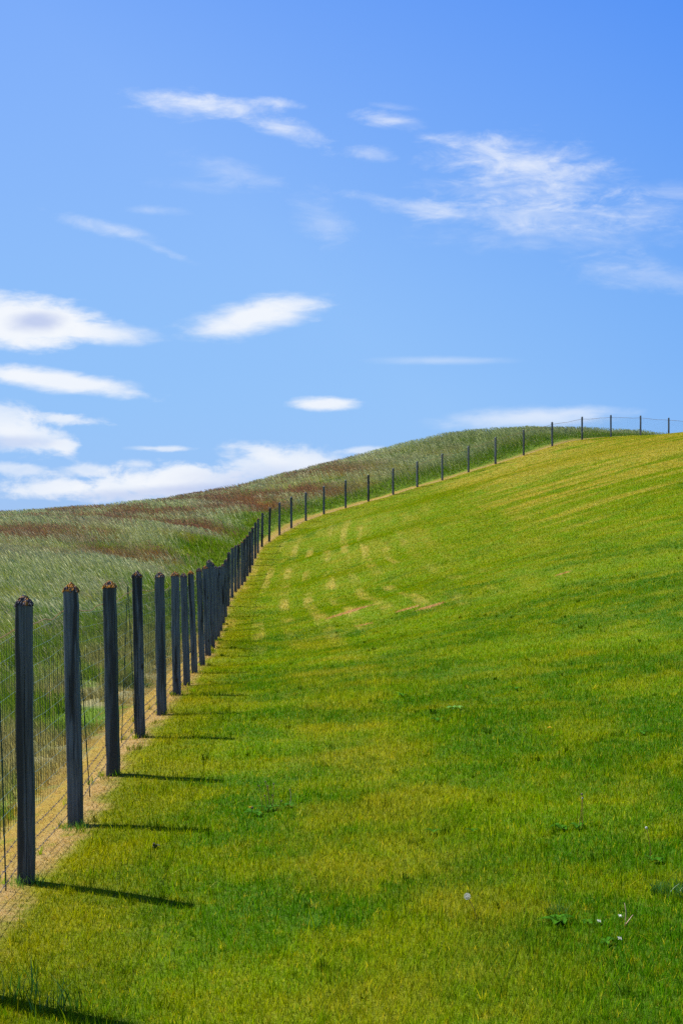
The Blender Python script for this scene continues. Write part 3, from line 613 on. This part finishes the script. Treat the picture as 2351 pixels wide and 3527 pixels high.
def crust_variant(k):
    rr = np.random.default_rng(300+k); m = MB(); N_ = 15; e = .0425
    for j in range(N_):
        for i in range(N_):
            x = -e+2*e*i/(N_-1); y = -e+2*e*j/(N_-1); d = max(abs(x), abs(y))/e
            z = 1.374+.041*(1-d)+.005+.010*rr.random()*(rr.random() < .8)
            ex = 1.03+.10*rr.random() if d > .9 else 1.0
            if d > .99: z -= .004+.016*rr.random()
            m.v.append(Vector((x*ex+rr.normal(0,.0012), y*ex+rr.normal(0,.0012), z)))
    for j in range(N_-1):
        for i in range(N_-1): a = j*N_+i; m.f.append((a, a+1, a+N_+1, a+N_))
    rim = [i for i in range(N_)]+[j*N_+N_-1 for j in range(1, N_)]+[(N_-1)*N_+i for i in range(N_-2, -1, -1)]+[j*N_ for j in range(N_-2, 0, -1)]
    b0 = len(m.v)
    for q in rim: v = m.v[q]; m.v.append(Vector((v.x*.9, v.y*.9, min(v.z, 1.372)-.002)))
    L = len(rim)
    for q in range(L): m.f.append((rim[(q+1)%L], rim[q], b0+q, b0+(q+1)%L))
    m.f.append(tuple(b0+q for q in range(L))[::-1])
    return m
NV = 6
pv = [post_variant(k).build('post', mw, None) for k in range(NV)]; cv = [crust_variant(k).build('lichen', ml, None) for k in range(NV)]
for k in range(NV): col.objects.unlink(pv[k]); col.objects.unlink(cv[k])
post_objs = []
for i, P_ in enumerate(POSTS):
    k = (i*5+2) % NV; o = pv[k].copy(); col.objects.link(o); o.parent = fence
    b_ = Vector(P_['b']); t_ = Vector(P_['t']); b_.z = min(b_.z, gz(b_.x, b_.y)+.02) if i < 47 else gz(b_.x, b_.y)
    if i >= 48: t_ = b_+Vector((0,0,1.4))
    ax = t_-b_; ax.y += rng.normal(0, .012)
    j0, j1 = max(0, i-1), min(len(POSTS)-1, i+1); tg = FB[j1]-FB[j0]; yaw = math.atan2(tg[1], tg[0])-math.pi/2 + rng.normal(0, .05)
    q = Vector((0,0,1)).rotation_difference(ax.normalized()) @ Euler((0,0,yaw)).to_quaternion()
    o.location = to_f(b_); o.rotation_mode = 'QUATERNION'; o.rotation_quaternion = q; wv = 1.0+rng.uniform(-.06, .06); o.scale = (wv, wv, ax.length/1.415)
    post_objs.append(o); P_['top'] = b_+ax; P_['base'] = b_; P_['q'] = q
    if i < 30:
        l = cv[(i*3+1) % NV].copy(); col.objects.link(l); l.parent = o; l.rotation_euler = (0, 0, 0)
# wires
def normal_out(i):
    j0, j1 = max(0, i-1), min(len(POSTS)-1, i+1); tg = Vector(FB[j1]-FB[j0]); tg.z = 0; tg.normalize(); return Vector((-tg.y, tg.x, 0))
def wire_pt(i, down=None, up=None, off=.048):
    P_ = POSTS[i]; ax = (P_['top']-P_['base']).normalized(); L = (P_['top']-P_['base']).length
    s_ = (L-down) if down is not None else up
    return P_['base']+ax*s_+normal_out(i)*off
nP = len(POSTS)
def net_top(i): return wire_pt(i, down=.20+.02*math.sin(i*1.7), off=.050)
def net_bot(i): return wire_pt(i, up=.285, off=.050)
net = MB(); hor = MB(); NR = 10
for i in range(nP-1):
    A, B = net_top(i), net_top(i+1); C, D_ = net_bot(i), net_bot(i+1); L = (B-A).length; n = max(2, int(L/.053))
    far = max(1.0, A.y/22)**.1 if A.y > 22 else 1.0
    bul = .012*math.sin(i*2.3); sag = .008+.008*math.sin(i*1.1)
    def grid(f, r_):
        T2 = A.lerp(B, f); B2 = C.lerp(D_, f); q = T2.lerp(B2, r_); bell = math.sin(math.pi*f)
        q = q + normal_out(i)*bul*bell; q.z -= sag*bell*(1-r_)+.0025*math.sin(f*19+r_*5+i)*bell; return q
    st_n = n if A.y < 40 else n//2
    for k in range(st_n):
        f = k/st_n; p0 = grid(f, 0); p1 = grid(f, .5)+Vector((.004*math.sin(k*2.1+i), .005*math.sin(k*1.3), 0)); p2 = grid(f, 1.0)
        net.tube([p0, p1, p2], .0013*far, 3, False)
    for r_i in range(NR+1):
        rr_ = r_i/NR; K_ = 8 if A.y < 30 else 4; hor.tube([grid(k/K_, rr_) for k in range(K_+1)], .0009*far, 3, False)
nt_ = net.build('netting', M_net, fence); nt_.data.transform(Matrix.Translation(-fb))
hz = hor.build('netting_wire', M_galv, fence); hz.data.transform(Matrix.Translation(-fb))
# wavy rust-brown top strand
tw_ = MB(); pts = []
for i in range(nP-1):
    A, B = wire_pt(i, down=.165, off=.047), wire_pt(i+1, down=.165, off=.047); K_ = 14
    for k in range(K_):
        f = k/K_; q = A.lerp(B, f); bell = math.sin(math.pi*f); q.z += -.018*bell + .014*math.sin(f*9+i*1.9)*bell + .006*math.sin(f*21+i)*bell; pts.append(q)
rad = [.0036*max(1, (q.y/20))**.6 for q in pts]; tw_.tube(pts, rad, 4); w_ = tw_.build('top_wire', M_rust, fence); w_.data.transform(Matrix.Translation(-fb))
# three low barbed strands
for up in (.205, .135, .065):
    bw = MB(); pts = []
    for i in range(nP-1):
        A, B = wire_pt(i, up=up, off=.046), wire_pt(i+1, up=up, off=.046); K_ = 6
        for k in range(K_):
            f = k/K_; q = A.lerp(B, f); q.z -= .010*math.sin(math.pi*f)*(1+.5*math.sin(i)); g_ = gz(q.x, q.y)+.015
            q.z = max(q.z, g_); pts.append(q)
    rad = [.0017*max(1, (q.y/20))**.6 for q in pts]; bw.tube(pts, rad, 4)
    for i in range(len(pts)-1):
        if pts[i].y > 32: break
        a, b_ = pts[i], pts[i+1]; n = max(1, int((b_-a).length/.085))
        for k in range(n):
            c_ = a.lerp(b_, (k+.5)/n); d_ = (b_-a).normalized()
            for s_ in range(3):
                v_ = Vector(rng.normal(0, 1, 3)); v_ = (v_-d_*v_.dot(d_)*.7).normalized(); bw.tube([c_-v_*.011, c_+v_*.011], [.0011, .0005], 3, False)
            bw.tube([c_-d_*.005, c_+d_*.005], .0032, 4)
    w_ = bw.build('barbed_wire', M_barb, fence); w_.data.transform(Matrix.Translation(-fb))
# thin green garden stakes holding the netting
for (px, f, lean) in ((2, -.12, .02), (3, .55, .05), (5, .12, .03), (5, -.15, -.03), (7, .3, .03), (9, .5, .02)):
    A = wire_pt(px, down=.13, off=.075); B = wire_pt(px+1, down=.13, off=.075); q = A.lerp(B, f); g_ = gz(q.x, q.y)
    m = MB(); m.tube([(q.x-lean, q.y, q.z), (q.x, q.y+.02, (q.z+g_)/2), (q.x+lean, q.y+.03, g_-.1)], .0038, 6); w_ = m.build('stake', M_stake, fence); w_.data.transform(Matrix.Translation(-fb))
# zigzag tie where two rolls of netting meet
for (pi, f) in ((9, .12), (10, .1)):
    A = wire_pt(pi, down=.0, off=-.02); B = wire_pt(pi+1, down=.0, off=-.02); q = A.lerp(B, f); m = MB(); pts = []
    for k in range(15): pts.append((q.x+(.022 if k % 2 else -.012), q.y, q.z-.32-.028*k))
    m.tube(pts, .0016, 3); w_ = m.build('tie_wire', M_galv, fence); w_.data.transform(Matrix.Translation(-fb))
for k in range(NV): bpy.data.objects.remove(pv[k]); bpy.data.objects.remove(cv[k])

# ------------------------------------------------------------------ plants in the lawn, each a thing
M_leaf = simple('weed_leaf', (.040, .135, .004), .7, trans=.25, var=.4, spec=.05)
M_leaf2 = simple('fresh_leaf', (.13, .30, .02), .5, trans=.35, var=.2)
M_stalk = simple('reddish_stalk', (.27, .12, .03), .6, var=.25)
M_dry = simple('dry_stalk', (.50, .33, .20), .6, var=.25)
M_white = simple('seed_down', (.55, .55, .52), .8, trans=.3, var=.2)
M_bud = simple('spent_bud', (.10, .07, .04), .8, var=.3)
M_yel = simple('yellow_petals', (.80, .55, .02), .6, trans=.2, var=.15)
M_blade = simple('coarse_grass', (.05, .15, .012), .45, trans=.4, var=.35)
M_mud = simple('dark_litter', (.020, .015, .012), .8, var=.4)
def thing(name, label, cat, p, group=None):
    o = bpy.data.objects.new(name, None); col.objects.link(o); o.location = p; tag(o, label, cat, group); return o
def rosette(parent, mat, n, ln, wd, spread=1.0, name='leaf', c=(0,0,0), a0=0.0):
    for k in range(n):
        a = a0+2*math.pi*k/n*spread+rng.normal(0, .25); m = MB(); up = .45+.5*rng.random()
        m.leaf((c[0], c[1], .012), (math.cos(a), math.sin(a), up), ln*(.7+.6*rng.random()), wd*(.8+.4*rng.random()), .5*up+.12)
        m.build(name, mat, parent, True)
def stalk(parent, x0, x1, h, mat, r=.0016, y0=0., y1=0., bend=.01):
    m = MB(); pts = [(x0+(x1-x0)*f+bend*math.sin(math.pi*f), y0+(y1-y0)*f, -.01+h*f) for f in (0,.2,.4,.6,.8,1)]; m.tube(pts, [r*1.2, r*1.1, r, r, r*.9, r*.8], 6); m.build('stem', mat, parent, True); return pts[-1]
def clock(parent, c, r):
    m = MB(); c = Vector(c)
    for k in range(90):
        z = 1-2*(k+.5)/90; a = k*2.39996; d = Vector((math.cos(a)*math.sqrt(1-z*z), math.sin(a)*math.sqrt(1-z*z), z)); q = c+d*r
        m.tube([c+d*.003, q], .00025, 3, False); s_ = d.orthogonal().normalized(); s2 = d.cross(s_)
        for w_ in (s_, s2, -s_, -s2): m.f.append((len(m.v), len(m.v)+1, len(m.v)+2)); m.v += [q, q+w_*.004+d*.0015, q+(w_+s2*.4)*.0035+d*.002]
    m.ball(c, .003); return m.build('seed_head', M_white, parent)
def bud(parent, c, r=.005, mat=None, name='bud'):
    m = MB(); m.ball(c, r, 8, 6, (1,1,1.2)); return m.build(name, mat or M_bud, parent, True)
def petals(parent, c, r):
    m = MB(); c = Vector(c)
    for k in range(26):
        a = k*2.4; m.leaf(c, (math.cos(a), math.sin(a), .25+.5*(k % 3)/2), r*(.7+.3*(k % 2)), r*.32, .15, 3, 0)
    return m.build('flower_head', M_yel, parent)
def px_m(p): return p.y/FPX
p = at(1642, 3173); k = px_m(p)
d1 = thing('dandelion', 'white dandelion clock on a bent bare stem in the lower middle of the lawn', 'dandelion', p)
e = stalk(d1, 0, -34*k, 86*k, M_stalk, .0016); clock(d1, (e[0], e[1], e[2]+.006), .0125)
p = at(866, 2810); k = px_m(p)
d2 = thing('dandelion', 'yellow dandelion flower beside a dark broad leaf right of the second post shadow', 'dandelion', p)
e = stalk(d2, 0, -4*k, 34*k, M_stalk); petals(d2, e, .013); bud(d2, (e[0]+.012, e[1]-.003, e[2]-.002), .007)
rosette(d2, M_leaf, 5, .085, .035, 1.0, a0=-.4, c=(.02, -.01, 0))
p = at(925, 2795); k = px_m(p)
d3 = thing('dandelion', 'cluster of tall reddish dandelion stalks with spent heads right of the yellow flower', 'dandelion', p)
for (x0, x1, hh_) in ((-12, -14, 56), (-2, -3, 92), (3, 16, 96), (10, 12, 60), (-25, -34, 90), (14, 44, 40), (0, -12, 104)):
    e = stalk(d3, x0*k, x1*k, hh_*k, M_stalk, .0015, y0=rng.normal(0, .01), y1=rng.normal(0, .02)); bud(d3, e, .0045)
rosette(d3, M_leaf, 6, .09, .03)
p = at(991, 2784); k = px_m(p)
d4 = thing('dandelion', 'single yellowish spent dandelion stalk with pale tip right of the reddish stalks', 'dandelion', p)
e = stalk(d4, 0, 8*k, 68*k, M_dry, .0016); bud(d4, e, .005); rosette(d4, M_leaf, 5, .07, .025)
p = at(1990, 2858); k = px_m(p)
d5 = thing('dandelion', 'pair of tall slender brown stalks rising beside dark leaves right of mid lawn', 'dandelion', p)
e = stalk(d5, -4*k, 12*k, 128*k, M_stalk, .0018); bud(d5, e, .006)
e = stalk(d5, 12*k, 14*k, 115*k, M_stalk, .0016, bend=.004); bud(d5, e, .0045, M_white)
rosette(d5, M_leaf, 5, .07, .03)
p = at(2236, 2965); k = px_m(p)
d6 = thing('dandelion', 'lone thin brown stalk topped by a small whitish bud near the right edge', 'dandelion', p)
e = stalk(d6, 0, -12*k, 118*k, M_stalk, .0014); bud(d6, e, .006, M_white); rosette(d6, M_leaf, 3, .05, .02)
p = at(1891, 2518); d7 = thing('dandelion', 'tiny bright yellow flower low in the mown grass of the upper right lawn', 'dandelion', p)
e = stalk(d7, 0, 0, .035, M_stalk, .0014); petals(d7, e, .022)
def weed(px, py, label, n, ln, wd, mat=M_leaf, spread=1.0, a0=0.0):
    o = thing('broadleaf_weed', label, 'weed', at(px, py)); rosette(o, mat, n, ln, wd, spread, a0=a0); return o
weed(1925, 3188, 'dark glossy broad-leaved weed with a large flat leaf in the lower right lawn', 6, .085, .038)
weed(2020, 3192, 'low brownish dark weed right of the large flat-leaved weed', 5, .05, .02)
weed(2085, 3260, 'small green weed below the forked dry stalk', 5, .06, .022)
weed(1930, 2862, 'dark weed with two broad leaves left of the pair of tall stalks', 6, .075, .032)
weed(1492, 2875, 'small dark upright weed in the centre of the lawn', 4, .055, .025)
weed(1626, 2870, 'tiny dark weed right of the small upright weed in mid lawn', 4, .045, .022)
weed(1560, 2445, 'bright yellow-green lobed weed in the upper middle lawn', 7, .095, .045, M_leaf2)
weed(1507, 2488, 'dark flat weed below the bright yellow-green weed', 4, .09, .035)
weed(1382, 2402, 'dark spreading weed left of the bright yellow-green weed', 5, .10, .035)
weed(2205, 2532, 'small dark weed near the right edge above the tall stalks', 5, .08, .032)
weed(1776, 2380, 'dark thin-leaved weed beside a dry grey patch in the upper right lawn', 4, .11, .03)
weed(2262, 2975, 'round dark-leaved weed beside the lone thin stalk at the right edge', 5, .05, .03)
# dry stalks and litter
p = at(2146, 3200); k = px_m(p)
o = thing('dry_stalk', 'pale pinkish dry stalk forked in a V in the lower right lawn', 'dry stalk', p)
m = MB(); m.tube([(0,0,0), (6*k, 0, 22*k), (8*k, 0, 60*k), (3*k, 0, 88*k)], [.0028, .0024, .0018, .001], 6); m.build('stem', M_dry, o, True)
m = MB(); m.tube([(2*k,0,6*k), (16*k, .004, 24*k), (33*k, .006, 46*k)], [.0024, .0022, .0012], 6); m.build('side_stem', M_dry, o, True)
for (px, py, lab) in ((2057, 3188, 'crumpled greyish white dry leaf between the two lower right weeds'), (2130, 3170, 'upright grey-blue dry leaf left of the forked stalk'), (2128, 3250, 'small pinkish white dry leaf below the forked stalk')):
    p = at(px, py); m = MB(); m.leaf((0,0,.012), (.4, -.3, .7), .026, .017, .8); m.leaf((.004,.004,.014), (.1, .5, .5), .018, .014, .5)
    o = m.build('dead_leaf', M_white, None, True, p); tag(o, lab, 'leaf')
p = at(533, 2926); m = MB()
for q in range(4): m.leaf((rng.normal(0,.008), rng.normal(0,.006), .012), (rng.normal(), rng.normal(), .9), .032, .022, .35)
m.ball((0,0,.012), .014, 9, 6, (1.3, 1, .7), .5); o = m.build('dead_leaf', M_mud, None, True, p); tag(o, 'dark crumpled dead leaf lying right of the nearest post', 'leaf')
def tuft(name, px, py, label, n, h0, spread, wind=(-.1, 0), w0=.005, mat=None):
    p = at(px, py); m = MB()
    for q in range(n):
        a = rng.random()*6.283; r_ = spread*math.sqrt(rng.random()); bx_, by_ = r_*math.cos(a), r_*math.sin(a); h_ = h0*(.5+.6*rng.random())
        an = rng.random()*6.283; wv = Vector((math.cos(an), math.sin(an), 0))*w0/2*(.7+.6*rng.random()); ln_ = Vector((rng.normal(wind[0], .3), rng.normal(wind[1], .3), 0))*h_
        b0 = len(m.v); zb = gz(p.x+bx_, p.y+by_)-p.z
        for i in range(5):
            f = i/4; c_ = Vector((bx_, by_, zb-.005))+Vector((0,0,h_*(f-.12*f*f)))+ln_*f*f; ww = wv*(1-f**1.6+.03); m.v += [c_-ww, c_+ww]
        for i in range(4): a_ = b0+2*i; m.f.append((a_, a_+1, a_+3, a_+2))
    o = m.build(name, mat or M_blade, None, False, p); tag(o, label, 'grass tuft'); return o
tuft('grass_tuft', 190, 3495, 'tall coarse grass blades growing in the shadow at the bottom left corner', 34, .17, .10)
tuft('grass_tuft', 60, 3440, 'tall coarse grass tuft at the far left edge of the bottom corner', 30, .16, .09)
tuft('grass_tuft', 2325, 3085, 'lush dark green grass tuft at the right edge of the lawn', 220, .085, .11, w0=.004)
tuft('grass_tuft', 1920, 3150, 'low green grass tuft just above the glossy broad-leaved weed', 90, .06, .06, w0=.0035)
tuft('grass_tuft', 92, 3052, 'green grass tuft round the foot of the nearest post', 60, .075, .085, w0=.004, mat=M_leaf2)
tuft('grass_tuft', 262, 2856, 'green grass tuft round the foot of the second post', 70, .07, .08, w0=.004, mat=M_leaf2)
tuft('grass_tuft', 1080, 3200, 'small upright green tuft left of the dandelion clock', 40, .075, .05, w0=.004, mat=M_leaf2)
print('total polys', sum(len(o.data.polygons) for o in bpy.data.objects if o.type == 'MESH'))
